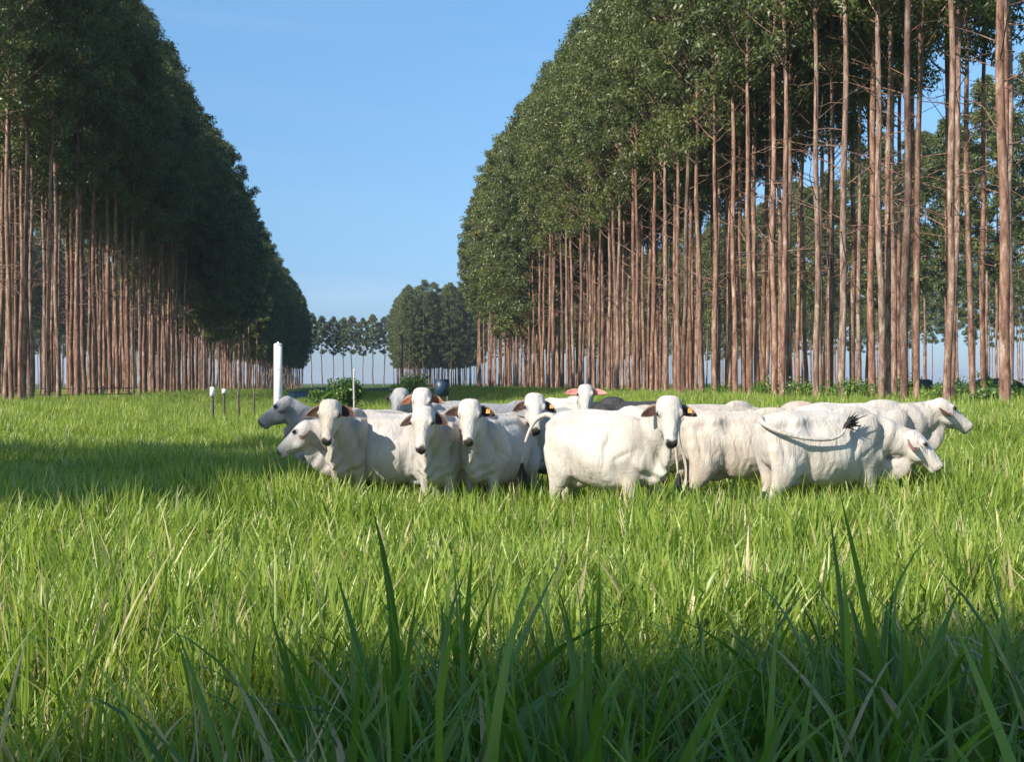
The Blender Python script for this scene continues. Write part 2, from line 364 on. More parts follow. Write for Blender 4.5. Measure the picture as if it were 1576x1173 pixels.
    # ---- ears joined into the body mesh
    for q in (-1, 1):
        eb = o0+f*.075+s*q*.098+u*-.075
        ed = unit(s*q*1.0+f*(ear_droop+rg.uniform(-.07, .07))+u*rg.uniform(-.15, .05))
        if pinkear: ed = unit(s*q+f*(ear_droop*.3)+u*.1)
        wd = unit(f-ed*np.dot(f, ed)); nn = unit(np.cross(ed, wd)); nn = nn if np.dot(nn, u) > 0 else -nn
        wd = unit(wd+nn*.35*rg.uniform(.5, 1.2)); nn = unit(np.cross(ed, wd)); nn = nn if np.dot(nn, u) > 0 else -nn
        L = .172*(1.3 if pinkear else 1); NA, NBk = 12, 9; front = []; back = []; cf = []; cb = []
        for i in range(NA):
            a = i/(NA-1); w = .066*(math.sin(math.pi*min(1, .14+.86*a**.85))**.6)*(1-.15*a)+.012*(1-a)
            if i == NA-1: w = .006
            for j in range(NBk):
                b = -1+2*j/(NBk-1); cup = .045*(1-b*b)*math.sin(math.pi*min(1, .25+.7*a))
                p_ = eb+ed*(a*L)+wd*(b*w)-nn*cup-np.array([0, 0, .03])*a*a
                front.append(p_); back.append(p_-nn*.010*(1.2-b*b*.9)*(1.1-a*.6))
                edge = min(1, max(0, (abs(b)-.72)/.28)*(.4+.4*math.sin(seed)**2)+max(0, (a-.85)/.3))
                ic = np.array(ear_in)*(1+.25*math.sin(i*1.7+j*2.3)); cf.append(ic*(1-edge)+base*.8*edge*np.array([1, .85, .75])); cb.append((base*.8 if ear_back is None else np.array(ear_back))*(1-.55*a))
        idx = lambda i, j: i*NBk+j; FF = []; nf = NA*NBk
        for i in range(NA-1):
            for j in range(NBk-1):
                FF.append((idx(i, j), idx(i+1, j), idx(i+1, j+1), idx(i, j+1))); FF.append(tuple(nf+k for k in (idx(i, j+1), idx(i+1, j+1), idx(i+1, j), idx(i, j))))
            FF.append((idx(i, 0), nf+idx(i, 0), nf+idx(i+1, 0), idx(i+1, 0))); FF.append((idx(i, NBk-1), idx(i+1, NBk-1), nf+idx(i+1, NBk-1), nf+idx(i, NBk-1)))
        mb.add(front+back, FF, np.array(cf+cb))
    # ---- tail
    root = np.array([-.775, 0, 1.27])
    if tail == 'hang': T = bez(root, root+[-.14, 0, .02], root+[-.07, rg.uniform(-.04, .04), -.4], (-.82, rg.uniform(-.06, .06), .60), 14)
    elif tail == 'arch': T = bez(root, root+[-.17, -.05, .11], (-1.02, -.20, 1.17), (-1.03, -.24, .74), 16)
    else: T = np.array(tail, float); T = np.concatenate([bez(*T[:4], 12)[:-1], bez(*T[3:7], 10)]) if len(T) >= 7 else bez(*T, 16)
    k = len(T); v, ff = tube(T, [(.036-.024*(i/(k-1))**.7,)*2 for i in range(k)], 8); mb.add(v, ff, base*.95)
    root_o = empty(name, (0, 0, 0), yw, scale); tag(root_o, label, category, group)
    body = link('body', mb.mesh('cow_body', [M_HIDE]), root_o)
    # tuft
    te = T[-1]; td = unit(T[-1]-T[-3]); tb = MB()
    for i in range(60):
        o_ = np.array([rg.gauss(0, .010) for _ in range(3)]); e_ = np.array([rg.gauss(0, .022), rg.gauss(0, .022), 0])
        L_ = rg.uniform(.2, .34)
        if tail == 'hang' or tail == 'arch': pend = te+o_+e_+np.array([0, 0, -L_])
        else: pend = te+o_+td*L_*.5+np.array([abs(rg.gauss(.05, .05)), rg.gauss(-.02, .02), rg.gauss(-.06, .04)])
        pm = te+o_*1.6+(pend-te)*.4+e_*.3
        v, ff = tube(bez(te-td*.05+o_*.3, te+td*.04+o_, pm, pend, 6), [.008, .009, .009, .007, .005, .0015], 4); tb.add(v, ff)
    link('tail_tuft', tb.mesh('tail_tuft', [M_HAIR if brush else M_HAIRW]), root_o)
    for q in (-1, 1):
        eo = MB(); v, ff = ellipsoid(o0+f*.175+s*q*.117+u*.006, (.024, .015, .019), 14, 10, HM); eo.add(v, ff); link('eye', eo.mesh('eye', [M_EYE]), root_o)
    if tag_ear is not None:
        q, mt = tag_ear; tb = MB()
        c = o0+f*.078+s*q*.19+u*-.045+f*(ear_droop*.14)
        bx = []
        hwx = .021
        for (a, b, c_) in [(-1, -1, -1), (1, -1, -1), (1, 1, -1), (-1, 1, -1), (-1, -1, 1), (1, -1, 1), (1, 1, 1), (-1, 1, 1)]:
            bx.append(c+s*a*hwx*(1-.2*(b < 0))+f*b*.024+u*c_*.003)
        tb.add(bx, [(0, 3, 2, 1), (4, 5, 6, 7), (0, 1, 5, 4), (1, 2, 6, 5), (2, 3, 7, 6), (3, 0, 4, 7)])
        v, ff = ellipsoid(c-f*.018+u*.004, (.009, .009, .006), 10, 6, HM); tb.add(v, ff)
        link('ear_tag', tb.mesh('ear_tag', [mt], False), root_o)
    # place so that the poll (or a given anchor) falls on photo column px at distance Y
    an = {'head': o0+f*.2, 'rump': np.array([-.78, 0, 1.1]), 'mid': np.array([0, 0, 1.]), 'hump': np.array([.3, 0, 1.4])}[anchor]*scale
    ax, ay = an[0]*cy-an[1]*sy, an[0]*sy+an[1]*cy
    X = px2x(px, Y)-ax; Yb = Y-ay
    root_o.location = (X, Yb, gz(X, Yb)-.02)
    pz = root_o.location.z+o0[2]*scale
    def pj(p): 
        p = np.asarray(p)*scale; wx = X+p[0]*cy-p[1]*sy; wy = Yb+p[0]*sy+p[1]*cy; wz = root_o.location.z+p[2]; return (round(788+FPX*wx/wy), round(590-FPX*(wz-CAMZ)/wy))
    print('COW', name, 'poll', pj(o0), 'nose', pj(o0+f*.5), 'rump', pj((-.8, 0, 1.2)), 'hump', pj((.3, 0, 1.42)), 'belly', pj((0, 0, .55)), 'Y', round(Yb, 1))
    return root_o
# ------------------------------------------------------------------ eucalyptus
def bark_material():
    m, nt = mat('eucalyptus_bark'); tc = nd(nt, 'ShaderNodeTexCoord'); oi = nd(nt, 'ShaderNodeObjectInfo')
    mp = nd(nt, 'ShaderNodeMapping'); mp.inputs['Scale'].default_value = (7, 7, 1.5); nt.links.new(tc.outputs['Object'], mp.inputs[0])
    ad = nd(nt, 'ShaderNodeVectorMath', operation='ADD'); nt.links.new(mp.outputs[0], ad.inputs[0])
    ml = nd(nt, 'ShaderNodeMath', operation='MULTIPLY'); ml.inputs[1].default_value = 60; nt.links.new(oi.outputs['Random'], ml.inputs[0]); nt.links.new(ml.outputs[0], ad.inputs[1])
    n1 = noise(nt, 1.0, 6, ad.outputs[0], .62, .6); 
    mp2 = nd(nt, 'ShaderNodeMapping'); mp2.inputs['Scale'].default_value = (20, 20, 9); nt.links.new(tc.outputs['Object'], mp2.inputs[0])
    n2 = noise(nt, 1.0, 4, mp2.outputs[0], .7)
    c = ramp(nt, n1, [(.30, (.065, .038, .029)), (.41, (.175, .108, .084)), (.54, (.29, .195, .155)), (.66, (.46, .38, .325))])
    c = mix(nt, 1, c, ramp(nt, n2, [(.3, (.6, .57, .55)), (.6, (1, 1, 1))]), 'MULTIPLY')
    c = mix(nt, 1, c, ramp(nt, oi.outputs['Random'], [(0, (.52, .50, .50)), (.3, (.92, .82, .76)), (.6, (.95, .97, .97)), (.8, (1.12, .96, .86)), (1, (.80, .66, .58))]), 'MULTIPLY')
    p = nd(nt, 'ShaderNodeBsdfPrincipled', Roughness=.8); p.inputs['Specular IOR Level'].default_value = .2
    nt.links.new(c, p.inputs['Base Color'])
    b = nd(nt, 'ShaderNodeBump', Strength=.6, Distance=.03); nt.links.new(n2, b.inputs['Height']); nt.links.new(b.outputs[0], p.inputs['Normal'])
    out(nt, p.outputs[0]); return m
M_BARK = bark_material()
M_LEAF = leafmat('eucalyptus_leaf', [(0, (.040, .060, .022)), (.4, (.085, .112, .036)), (.75, (.155, .182, .055)), (.96, (.21, .195, .07)), (1, (.27, .18, .07))], (1.5, 1.6, .9), .42, .30, .45)
TH = 27.5
def trunk_mesh(seed, name='trunk', sides=9):
    rg = random.Random(seed); RB = rg.uniform(.094, .130); k = 26; ph = [rg.uniform(0, 6.3) for _ in range(4)]; am = rg.uniform(.03, .13)
    def axis(z):
        w = min(1, z/3)
        return (am*w*(math.sin(z*.23+ph[0])-math.sin(ph[0]))+.03*w*math.sin(z*.9+ph[1]), am*w*(math.sin(z*.19+ph[2])-math.sin(ph[2]))+.03*w*math.sin(z*.8+ph[3]))
    zs = np.concatenate([[-.4, 0, .12, .35, .8], np.linspace(1.6, TH-.5, k)])
    P = []; rr = []
    for z in zs:
        x, y = axis(max(z, 0)); P.append((x, y, z)); t = max(0, z)/TH
        r = RB*(1-t)**.72+.018+.07*math.exp(-max(z, 0)/.22); rr.append(r*(1+.05*math.sin(z*2.1+ph[0])))
    v, f = tube(P, rr, sides, True, up=(1, 0, 0)); mb = MB(); mb.add(v, f)
    return mb.mesh(name, [M_BARK]), axis
def crown_data(seed, axis, nclump, nleaf, ls, base=11.5, spread=1.0, rmax=2.7, rnd_top=False):
    """leaf quads spread in drooping clumps along rising limbs"""
    rg = np.random.default_rng(seed); cl = []; limbs = []
    for i in range(nclump):
        t = (i+rg.random())/nclump
        t = t**.92
        h = base+(TH+.6-base)*t
        prof = (min(1, (t+.06)/.34))**.7*(1-max(0, (t-.42)/.58)**1.8)**.75
        if rnd_top: prof = (min(1, (t+.08)/.3))**.7*(1-max(0, (t-.42)/.58)**3)**.6
        if t < .25 and rg.random() < .5: continue
        rad = rmax*prof*rg.uniform(.25, 1.08)**.7*spread*(1.35 if rg.random() < .07 else 1); a = rg.uniform(0, 2*math.pi)
        ax, ay = axis(min(h, TH-.5)); c = np.array([ax+rad*math.cos(a), ay+rad*math.sin(a), h]); cl.append((c, .40+.30*rg.random()))
        if rad > .5 and i % 2 == 0:
            h0 = max(h-rad*rg.uniform(.8, 1.5), base-1.2); bx, by = axis(h0)
            limbs.append(((bx, by, h0), tuple(c)))
    per = nleaf//len(cl); V = []; r_ = []
    for c, rad in cl:
        n = int(per*(rad/.55)**1.5)
        d = rg.normal(size=(n, 3)); d /= np.linalg.norm(d, axis=1)[:, None]; rr = rad*rg.random(n)**.45
        p = c+d*rr[:, None]*np.array([1, 1, .85])
        # leaf axes: mostly hanging
        ax = np.stack([rg.normal(0, .55, n), rg.normal(0, .55, n), rg.uniform(-1.2, .1, n)], 1); ax /= np.linalg.norm(ax, axis=1)[:, None]
        b = rg.normal(size=(n, 3)); b -= (b*ax).sum(1)[:, None]*ax; b /= np.linalg.norm(b, axis=1)[:, None]
        L = ls*rg.uniform(.7, 1.3, n)[:, None]; w = L*.17
        q = np.stack([p, p+ax*L*.45+b*w, p+ax*L, p+ax*L*.45-b*w], 1); V.append(q.reshape(-1, 3))
        cr = np.clip(rg.normal(.42, .13), 0, .9); r_.append(np.repeat(np.clip(cr+rg.normal(0, .17, n), 0, 1), 4))
    V = np.concatenate(V); F = np.arange(len(V)).reshape(-1, 4)
    return V, F, np.concatenate(r_), limbs
def limb_mesh(limbs, seed, axis, bare=7):
    rg = random.Random(seed); mb = MB()
    v, f = tube([(*axis(z), z) for z in np.linspace(4.5, TH-1.5, 12)], [.012]*12, 4, False); mb.add(v, f)
    for a, b in limbs:
        a = np.array(a); b = np.array(b); L = np.linalg.norm(b-a)
        v, f = tube(bez(a, a+(b-a)*.3+np.array([0, 0, -.12*L]), a+(b-a)*.7+np.array([0, 0, -.05*L]), b, 5), [.035, .028, .02, .014, .008], 4, False); mb.add(v, f)
    for i in range(bare):
        h = rg.uniform(5.5, 12.5); x, y = axis(h); an = rg.uniform(0, 6.3); L = rg.uniform(1.0, 3.2); up = rg.uniform(-.1, .75)
        e = np.array([x+math.cos(an)*L, y+math.sin(an)*L, h+up*L]); a = np.array([x, y, h])
        m_ = (a+e)/2+np.array([rg.gauss(0, .12), rg.gauss(0, .12), rg.uniform(-.1, .25)])
        v, f = tube([a, a+(m_-a)*.5, m_, m_+(e-m_)*.5+np.array([0, 0, rg.uniform(-.1, .1)]), e], [.022, .018, .014, .010, .005], 4, False); mb.add(v, f)
        for q in range(2):
            t = rg.uniform(.4, .9); p = a+(e-a)*t; d = np.array([rg.gauss(0, .4), rg.gauss(0, .4), rg.gauss(.1, .3)])
            v, f = tube([p, p+d*.5, p+d], [.009, .007, .003], 3, False); mb.add(v, f)
    return mb.mesh('branches', [M_BARK])
HI = []; LO = []
for i in range(6):
    tm, axf = trunk_mesh(100+i); V, F, rn, lb = crown_data(200+i, axf, 165, 15000, .25, base=12.6+.6*(i % 3))
    HI.append((tm, limb_mesh(lb, 300+i, axf, 6+i % 3), fastmesh('crown', V, F, [M_LEAF], {'rnd': rn})))
for i in range(5):
    tm, axf = trunk_mesh(140+i, 'trunk', 6); V, F, rn, lb = crown_data(240+i, axf, 140, 12000, .36, base=11.0)
    LO.append((tm, limb_mesh(lb[::3], 340+i, axf, 3), fastmesh('crown', V, F, [M_LEAF], {'rnd': rn})))
LOWC = []; FARK = []; NEARK = []
for i in range(6):
    tm, axf = trunk_mesh(400+i); V, F, rn, lb = crown_data(420+i, axf, 125, 11500, .24, base=14.0+.7*(i % 3), rmax=2.8)
    NEARK.append((tm, limb_mesh(lb, 440+i, axf, 7+i % 3), fastmesh('crown', V, F, [M_LEAF], {'rnd': rn})))
for i in range(3):
    tm, axf = trunk_mesh(160+i, 'trunk', 6); V, F, rn, lb = crown_data(260+i, axf, 210, 19000, .32, base=6.6, rmax=3.1, rnd_top=True)
    LOWC.append((tm, limb_mesh(lb[::2], 360+i, axf, 5), fastmesh('crown', V, F, [M_LEAF], {'rnd': rn})))
for i in range(3):
    tm, axf = trunk_mesh(180+i, 'trunk', 6); co = np.empty(len(tm.vertices)*3); tm.vertices.foreach_get('co', co); co = co.reshape(-1, 3); co[:, :2] *= 2.1; tm.vertices.foreach_set('co', co.ravel())
    V, F, rn, lb = crown_data(280+i, axf, 190, 15000, .50, base=13.4, rmax=3.7)
    FARK.append((tm, limb_mesh(lb[::4], 380+i, axf, 0), fastmesh('crown', V, F, [M_LEAF], {'rnd': rn})))
rt = random.Random(11)
TREES = []
def proj(x, y, z): return 788+FPX*x/y, 590-FPX*(z-CAMZ)/y
def strip(side, l0s, s0, s1, ds):
    r = []
    for ri, l0 in enumerate(l0s):
        s = s0+rt.uniform(0, ds)
        while s < s1:
            p = sl(s+rt.gauss(0, .25), side*(l0+rt.gauss(0, .22)))
            r.append((p[0], p[1], side, ri)); s += ds*rt.uniform(.85, 1.15)
    return r
cand = strip(-1, (15.4, 17.9, 20.4, 22.9), 30, 160, 2.55)+strip(1, (17.2, 19.7, 22.2, 24.7), 18, 150, 2.2)
vis = []
for c in cand:
    px, _ = proj(c[0], c[1], 0)
    if -60 < px < 1640: vis.append(c)
vis.sort(key=lambda c: c[1])
# far row of trees that closes the alley, and the blocks beyond the gap
farrow = []
for i in range(13):
    px = 466+i*15.6; Y = 392
    farrow.append((px2x(px+rt.uniform(-1.5, 1.5), Y), Y+rt.uniform(-2, 2), 0, 0))
NIND = 300-len(farrow)
blk = [(x, y, s_*2, r) for x, y, s_, r in strip(-1, (15.5, 18.6, 22), 172, 320, 3.4)+strip(1, (13.5, 17, 20.5, 24, 28, 32), 262, 340, 4.2)]
sec = []
for s0, s1, ds, l0s, side in ((20, 330, 6.2, (56, 61), 3), (60, 420, 8, (98, 103), 4), (60, 420, 9, (140, 146), 4), (40, 330, 4.5, (52, 56, 60), -3), (60, 400, 7, (95, 100), -4)):
    sg = 1 if side > 0 else -1
    sec += [(q[0], q[1], side, q[3]) for q in strip(sg, l0s, s0, s1, ds) if -60 < proj(q[0], q[1], 0)[0] < 1640]
pool = vis+sorted(blk+sec, key=lambda c: c[1])
ind = pool[:NIND]; rest = pool[NIND:]
print('TREES individuals', len(ind), 'rest', len(rest))
# unseen trees behind and beside the photographer, placed and sized for the shade on the grass
def place_tree(x, y, lab, group, v, rz, sc, near, kits=None):
    kit = (kits or (HI if near else LO))[v]
    r = empty('eucalyptus_tree', (x, y, gz(x, y)), rz, sc); tag(r, lab, 'tree', group)
    link('trunk', kit[0], r); link('branches', kit[1], r); link('crown', kit[2], r)
    return r
# labels: front-row trees near the camera are told apart by their order from the photo's edge
order = {}
ordw = ['', 'second ', 'third ', 'fourth ', 'fifth ', 'sixth ', 'seventh ', 'eighth ', 'ninth ', 'tenth ', 'eleventh ', 'twelfth ', 'thirteenth ', 'fourteenth ', 'fifteenth ', 'sixteenth ', 'seventeenth ', 'eighteenth ', 'nineteenth ', 'twentieth ']
for side, nm in ((1, 'right'), (-1, 'left')):
    fr = [(proj(c[0], c[1], 0)[0], i) for i, c in enumerate(ind) if c[2] == side and c[3] == 0]
    fr = [q for q in fr if 4 < q[0] < 1572]
    fr.sort(reverse=(side == 1))
    for k, (px, i) in enumerate(fr[:20]):
        order[i] = 'tall eucalyptus, %s of the front row counted from the %s edge of the photo' % ((ordw[k].strip() or 'nearest'), nm)
gen = {(3, 0): 'slim background eucalyptus of the second strip, seen through the right trunks', (3, 1): 'slim background eucalyptus at the rear of the second strip on the right',
       (-3, 0): 'slim background eucalyptus of the second strip, seen through the left trunks', (-3, 1): 'slim background eucalyptus in the middle of the second strip on the left', (-3, 2): 'slim background eucalyptus at the rear of the second strip on the left',
       (1, 0): 'slim eucalyptus farther along the sunlit front row right of the alley', (1, 1): 'slim eucalyptus in the second row of the strip right of the alley',
       (1, 2): 'slim eucalyptus in the third row of the strip right of the alley', (1, 3): 'slim eucalyptus in the back row of the strip right of the alley', (-1, 3): 'slim eucalyptus in the back row of the strip left of the alley', (-1, 0): 'slim eucalyptus farther along the shaded front row left of the alley',
       (-1, 1): 'slim eucalyptus in the second row of the strip left of the alley', (-1, 2): 'slim eucalyptus in the third row of the strip left of the alley'}
for i, c in enumerate(ind):
    near = c[1] < 105
    lab = order.get(i) or gen.get((c[2], c[3])) or 'distant eucalyptus in the separate block beyond the gap, %s side of the alley' % ('right' if c[2] > 0 else 'left')
    low = abs(c[2]) == 1 and c[3] == 0 and c[1] > 98
    place_tree(c[0], c[1], lab, ('eucalyptus trees %s of the alley' if abs(c[2]) == 1 else 'background eucalyptus trees %s of the alley') % ('right' if c[2] > 0 else 'left'), rt.randrange(3) if low else rt.randrange(6) if near else rt.randrange(5), rt.uniform(0, 6.28), rt.uniform(.93, 1.05), near, LOWC if low else NEARK if c[1] < 50 else None)
for i, c in enumerate(farrow):
    o = place_tree(c[0], c[1], 'small distant eucalyptus in the row of pointed crowns closing the alley', 'distant row across the end of the alley', i % 3, rt.uniform(0, 6.28), rt.uniform(.92, 1.0), False, FARK)
# GN instancer, used only for uncountable stuff
def instancer(name, P, idx, rot, scl, protos, label, cat=None, group=None):
    me = bpy.data.meshes.new(name+'_points'); n = len(P); me.vertices.add(n); me.vertices.foreach_set('co', np.asarray(P, np.float32).ravel())
    a = me.attributes.new('pick', 'INT', 'POINT'); a.data.foreach_set('value', np.asarray(idx, np.int32))
    a = me.attributes.new('rot', 'FLOAT_VECTOR', 'POINT'); a.data.foreach_set('vector', np.asarray(rot, np.float32).ravel())
    a = me.attributes.new('scl', 'FLOAT_VECTOR', 'POINT'); a.data.foreach_set('vector', np.asarray(scl, np.float32).ravel())
    o = link(name, me); tag(o, label, cat, group, 'stuff')
    col = bpy.data.collections.new(name+'_kinds')
    for i, m in enumerate(protos):
        po = bpy.data.objects.new('%s_kind_%02d' % (name, i), m); col.objects.link(po)
    ng = bpy.data.node_groups.new(name+'_scatter', 'GeometryNodeTree')
    ng.interface.new_socket('Geometry', in_out='INPUT', socket_type='NodeSocketGeometry'); ng.interface.new_socket('Geometry', in_out='OUTPUT', socket_type='NodeSocketGeometry')
    N = ng.nodes; Lk = ng.links; gi = N.new('NodeGroupInput'); go = N.new('NodeGroupOutput')
    ip = N.new('GeometryNodeInstanceOnPoints'); ci = N.new('GeometryNodeCollectionInfo'); ci.inputs['Collection'].default_value = col
    ci.inputs['Separate Children'].default_value = True; ci.inputs['Reset Children'].default_value = True
    def na(nm, dt):
        q = N.new('GeometryNodeInputNamedAttribute'); q.data_type = dt; q.inputs['Name'].default_value = nm; return q.outputs['Attribute']
    e2 = N.new('FunctionNodeEulerToRotation'); Lk.new(na('rot', 'FLOAT_VECTOR'), e2.inputs[0])
    Lk.new(gi.outputs[0], ip.inputs['Points']); Lk.new(ci.outputs[0], ip.inputs['Instance']); ip.inputs['Pick Instance'].default_value = True
    Lk.new(na('pick', 'INT'), ip.inputs['Instance Index']); Lk.new(e2.outputs[0], ip.inputs['Rotation']); Lk.new(na('scl', 'FLOAT_VECTOR'), ip.inputs['Scale'])
    Lk.new(ip.outputs[0], go.inputs[0])
    md = o.modifiers.new('scatter', 'NODES'); md.node_group = ng
    return o
def merged(kit):
    Vs, Fs, mi, rn, n = [], [], [], [], 0
    for k, me in enumerate((kit[0], kit[2])):
        co = np.empty(len(me.vertices)*3, np.float32); me.vertices.foreach_get('co', co); Vs.append(co.reshape(-1, 3))
        for p in me.polygons:
            if len(p.vertices) == 4: Fs.append([q+n for q in p.vertices]); mi.append(k)
        r = np.zeros(len(me.vertices), np.float32)
        if 'rnd' in me.attributes: me.attributes['rnd'].data.foreach_get('value', r)
        rn.append(r); n += len(me.vertices)
    return fastmesh('far_tree', np.concatenate(Vs), np.array(Fs), [M_BARK, M_LEAF], {'rnd': np.concatenate(rn)}, mi=mi)
stuffp = [(x, y, 9 if abs(q) == 2 else 0, r) for x, y, q, r in rest]
stuffp += [(px2x(px, 400), 400+rt.uniform(-6, 6), 0, 0) for px in np.arange(250, 462, 15)]+[(px2x(px, 410), 410+rt.uniform(-6, 6), 0, 0) for px in np.arange(640, 1000, 17)]
P = [(x, y, gz(x, y)) for x, y, _, _ in stuffp]; n = len(P)
instancer('far_woodland', P, [5+rt.randrange(3) if q[2] == 9 else rt.randrange(5) for q in stuffp], [(0, 0, rt.uniform(0, 6.28)) for _ in P], [(s_,)*3 for s_ in [rt.uniform(.9, 1.05)*(.93 if q[2] == 9 else 1) for q in stuffp]],
          [merged(k) for k in LO+LOWC], 'far eucalyptus plantation strips seen behind the near trunks', 'woodland')
print('STUFF TREES', n)
SHADE = [(-27.9, -4.9, .88), (-26.8, -6.4, .80), (-29.4, -2.9, .9), (-31.4, -.4, 1), (-33.4, -9.2, .9), (-24.6, -2.6, .72), (-31.6, -10.2, .9), (-24.9, .9, .9), (-35.2, -7.2, 1),
         (-25.2, -19.9, .95), (-23.2, -17.9, .88), (-24.3, -17.2, 0.91), (-22.1, -19.2, 0.95), (-20.0, -21.2, 0.97), (-26.0, -18.7, 0.97), (-18.0, -22.3, 0.97), (-27.9, -20.3, 1.04), (-24.3, -21.8, 1.02), (-22.0, -15.9, 0.85), (-29.5, -21.8, 1.05), (-19.8, -17.6, 0.87), (-18, -19.5, 0.92),
         (-29.0, -6.5, .85), (-30.6, -4.8, .95), (-28.0, -8.0, .78)]
for i, (x, y, sc) in enumerate(SHADE):
    place_tree(x, y, 'unseen eucalyptus placed behind the photographer on the left side for its shade', 'trees behind the photographer', i % 6, i*1.3, sc, True)
# ------------------------------------------------------------------ ground, grass
def ground_material():
    m, nt = mat('pasture_soil'); tc = nd(nt, 'ShaderNodeTexCoord')
    n1 = noise(nt, .25, 6, tc.outputs['Object']); n2 = noise(nt, 6, 6, tc.outputs['Object'], .7)
    c = ramp(nt, n2, [(.3, (.028, .040, .012)), (.5, (.055, .095, .022)), (.7, (.10, .155, .035))])
    c = mix(nt, ramp(nt, n1, [(.35, (0, 0, 0)), (.65, (.55, .55, .55))]), c, (.07, .12, .03))
    p = nd(nt, 'ShaderNodeBsdfPrincipled', Roughness=.9); p.inputs['Specular IOR Level'].default_value = .1
    nt.links.new(c, p.inputs['Base Color']); b = nd(nt, 'ShaderNodeBump', Strength=.8, Distance=.08); nt.links.new(n2, b.inputs['Height']); nt.links.new(b.outputs[0], p.inputs['Normal'])
    out(nt, p.outputs[0]); return m
xs = np.concatenate([[-3000, -1200, -500, -200], np.linspace(-100, 100, 161), [200, 500, 1200, 3000]])
ys = np.concatenate([[-300, -100], np.linspace(-40, 60, 101), np.linspace(62, 200, 60), [300, 450, 700, 1200, 2500, 4500]])
GX, GY = np.meshgrid(xs, ys); GZ = ground(GX, GY); nx, ny = len(xs), len(ys)
I = np.arange(nx*ny).reshape(ny, nx); Fg = np.stack([I[:-1, :-1], I[:-1, 1:], I[1:, 1:], I[1:, :-1]], -1).reshape(-1, 4)
g = link('ground', fastmesh('ground', np.stack([GX, GY, GZ], -1).reshape(-1, 3), Fg, [ground_material()], smooth=True)); tag(g, kind='structure')
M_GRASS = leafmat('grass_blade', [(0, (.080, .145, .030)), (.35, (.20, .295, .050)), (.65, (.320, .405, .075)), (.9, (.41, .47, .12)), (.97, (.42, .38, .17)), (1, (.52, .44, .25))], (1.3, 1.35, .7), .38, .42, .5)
M_BROAD = leafmat('broad_blade', [(0, (.045, .095, .014)), (.4, (.095, .185, .024)), (.75, (.18, .29, .038)), (.95, (.28, .37, .07)), (1, (.45, .38, .2))], (1.2, 1.4, .7), .35, .42, .5)  # darker green of older leaves, with foreground shade put into the colour
def clump(seed, n, Lr, wr, spread, lean=.35, segs=5, bend=(.1, .9), dry=.03, flat=0.0, fold=.25, m=None):
    rg = np.random.default_rng(seed); Vs = []; Fs = []; rn = []; k = 0
    for i in range(n):
        a = rg.uniform(0, 6.283); r = spread*math.sqrt(rg.random()); x0, y0 = r*math.cos(a), r*math.sin(a)
        L = rg.uniform(*Lr); w = rg.uniform(*wr); az = a+rg.normal(0, .9); le = abs(rg.normal(0, lean))+flat; bd = rg.uniform(*bend)*(1.6 if rg.random() < .12 else 1)
        p = np.array([x0, y0, 0.]); ang = le; st = L/segs; tw = rg.normal(0, .5); pts = []
        for s_ in range(segs+1):
            t = s_/segs; h = np.array([math.cos(az), math.sin(az)])
            pts.append((p.copy(), ang, t)); p = p+np.array([h[0]*math.sin(ang), h[1]*math.sin(ang), math.cos(ang)])*st
            ang = min(ang+bd*(t**1.2)*2.6/segs*1.2, 2.7)
            if p[2] < .01: p[2] = .01
        side0 = az+math.pi/2+tw; rv = rg.random() if rg.random() > dry else 1.3
        for (q, an, t) in pts:
            sd_ = np.array([math.cos(side0+.5*tw*t), math.sin(side0+.5*tw*t), 0.]); ww = w*.5*(math.sin(math.pi*min(1, .22+.78*t))**.75 if t < 1 else 0)*(1 if t < .9 else .8)+.0004
            dn = np.array([math.cos(az)*math.cos(an), math.sin(az)*math.cos(an), -math.sin(an)])
            Vs += [q-sd_*ww, q-dn*ww*fold, q+sd_*ww]
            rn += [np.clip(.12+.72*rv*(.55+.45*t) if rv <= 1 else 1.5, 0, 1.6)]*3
        for s_ in range(segs):
            b = k+s_*3; Fs += [(b, b+1, b+4, b+3), (b+1, b+2, b+5, b+4)]
        k += (segs+1)*3
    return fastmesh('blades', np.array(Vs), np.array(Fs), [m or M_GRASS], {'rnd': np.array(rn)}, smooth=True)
rg = np.random.default_rng(5)
def wedge(y0, y1, dens, margin=1.0, pad=3.0):
    """random points in the widened view wedge"""
    k = .4925*1.12; wmax = 2*(k*y1+pad); n = int(dens*wmax*(y1-y0)); x = rg.uniform(-wmax/2, wmax/2, n); y = rg.uniform(y0, y1, n)
    m = np.abs(x) < k*y+pad; return x[m], y[m]
def hmap(x, y):
    """sward height multiplier"""
    n = .5+.5*np.sin(x*.9+.6*np.sin(y*.7))*np.sin(y*.8+1.1+.5*np.sin(x*.6))
    n2 = .5+.5*np.sin(x*2.3+1.7)*np.sin(y*2.9+.4)
    return .74+.36*n+.22*n2
def scat(name, x, y, metas, smin, smax, label, hm=True, tilt=.12, hscale=None):
    n = len(x); z = ground(x, y); s_ = rg.uniform(smin, smax, n); h = hmap(x, y) if hm else 1.0
    if hscale is not None: h = h*hscale
    rot = np.stack([rg.normal(0, tilt, n), rg.normal(0, tilt, n), rg.uniform(0, 6.283, n)], 1)
    instancer(name, np.stack([x, y, z-.01], 1), rg.integers(0, len(metas), n), rot, np.stack([s_, s_, s_*h], 1), metas, label, 'grass'); print('GRASS', name, n)
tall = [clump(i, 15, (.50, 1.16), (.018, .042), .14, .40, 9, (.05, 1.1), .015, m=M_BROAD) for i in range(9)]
mid = [clump(50+i, 34, (.28, .62), (.011, .029), .15, .42, 5, (.1, .9), .02) for i in range(8)]
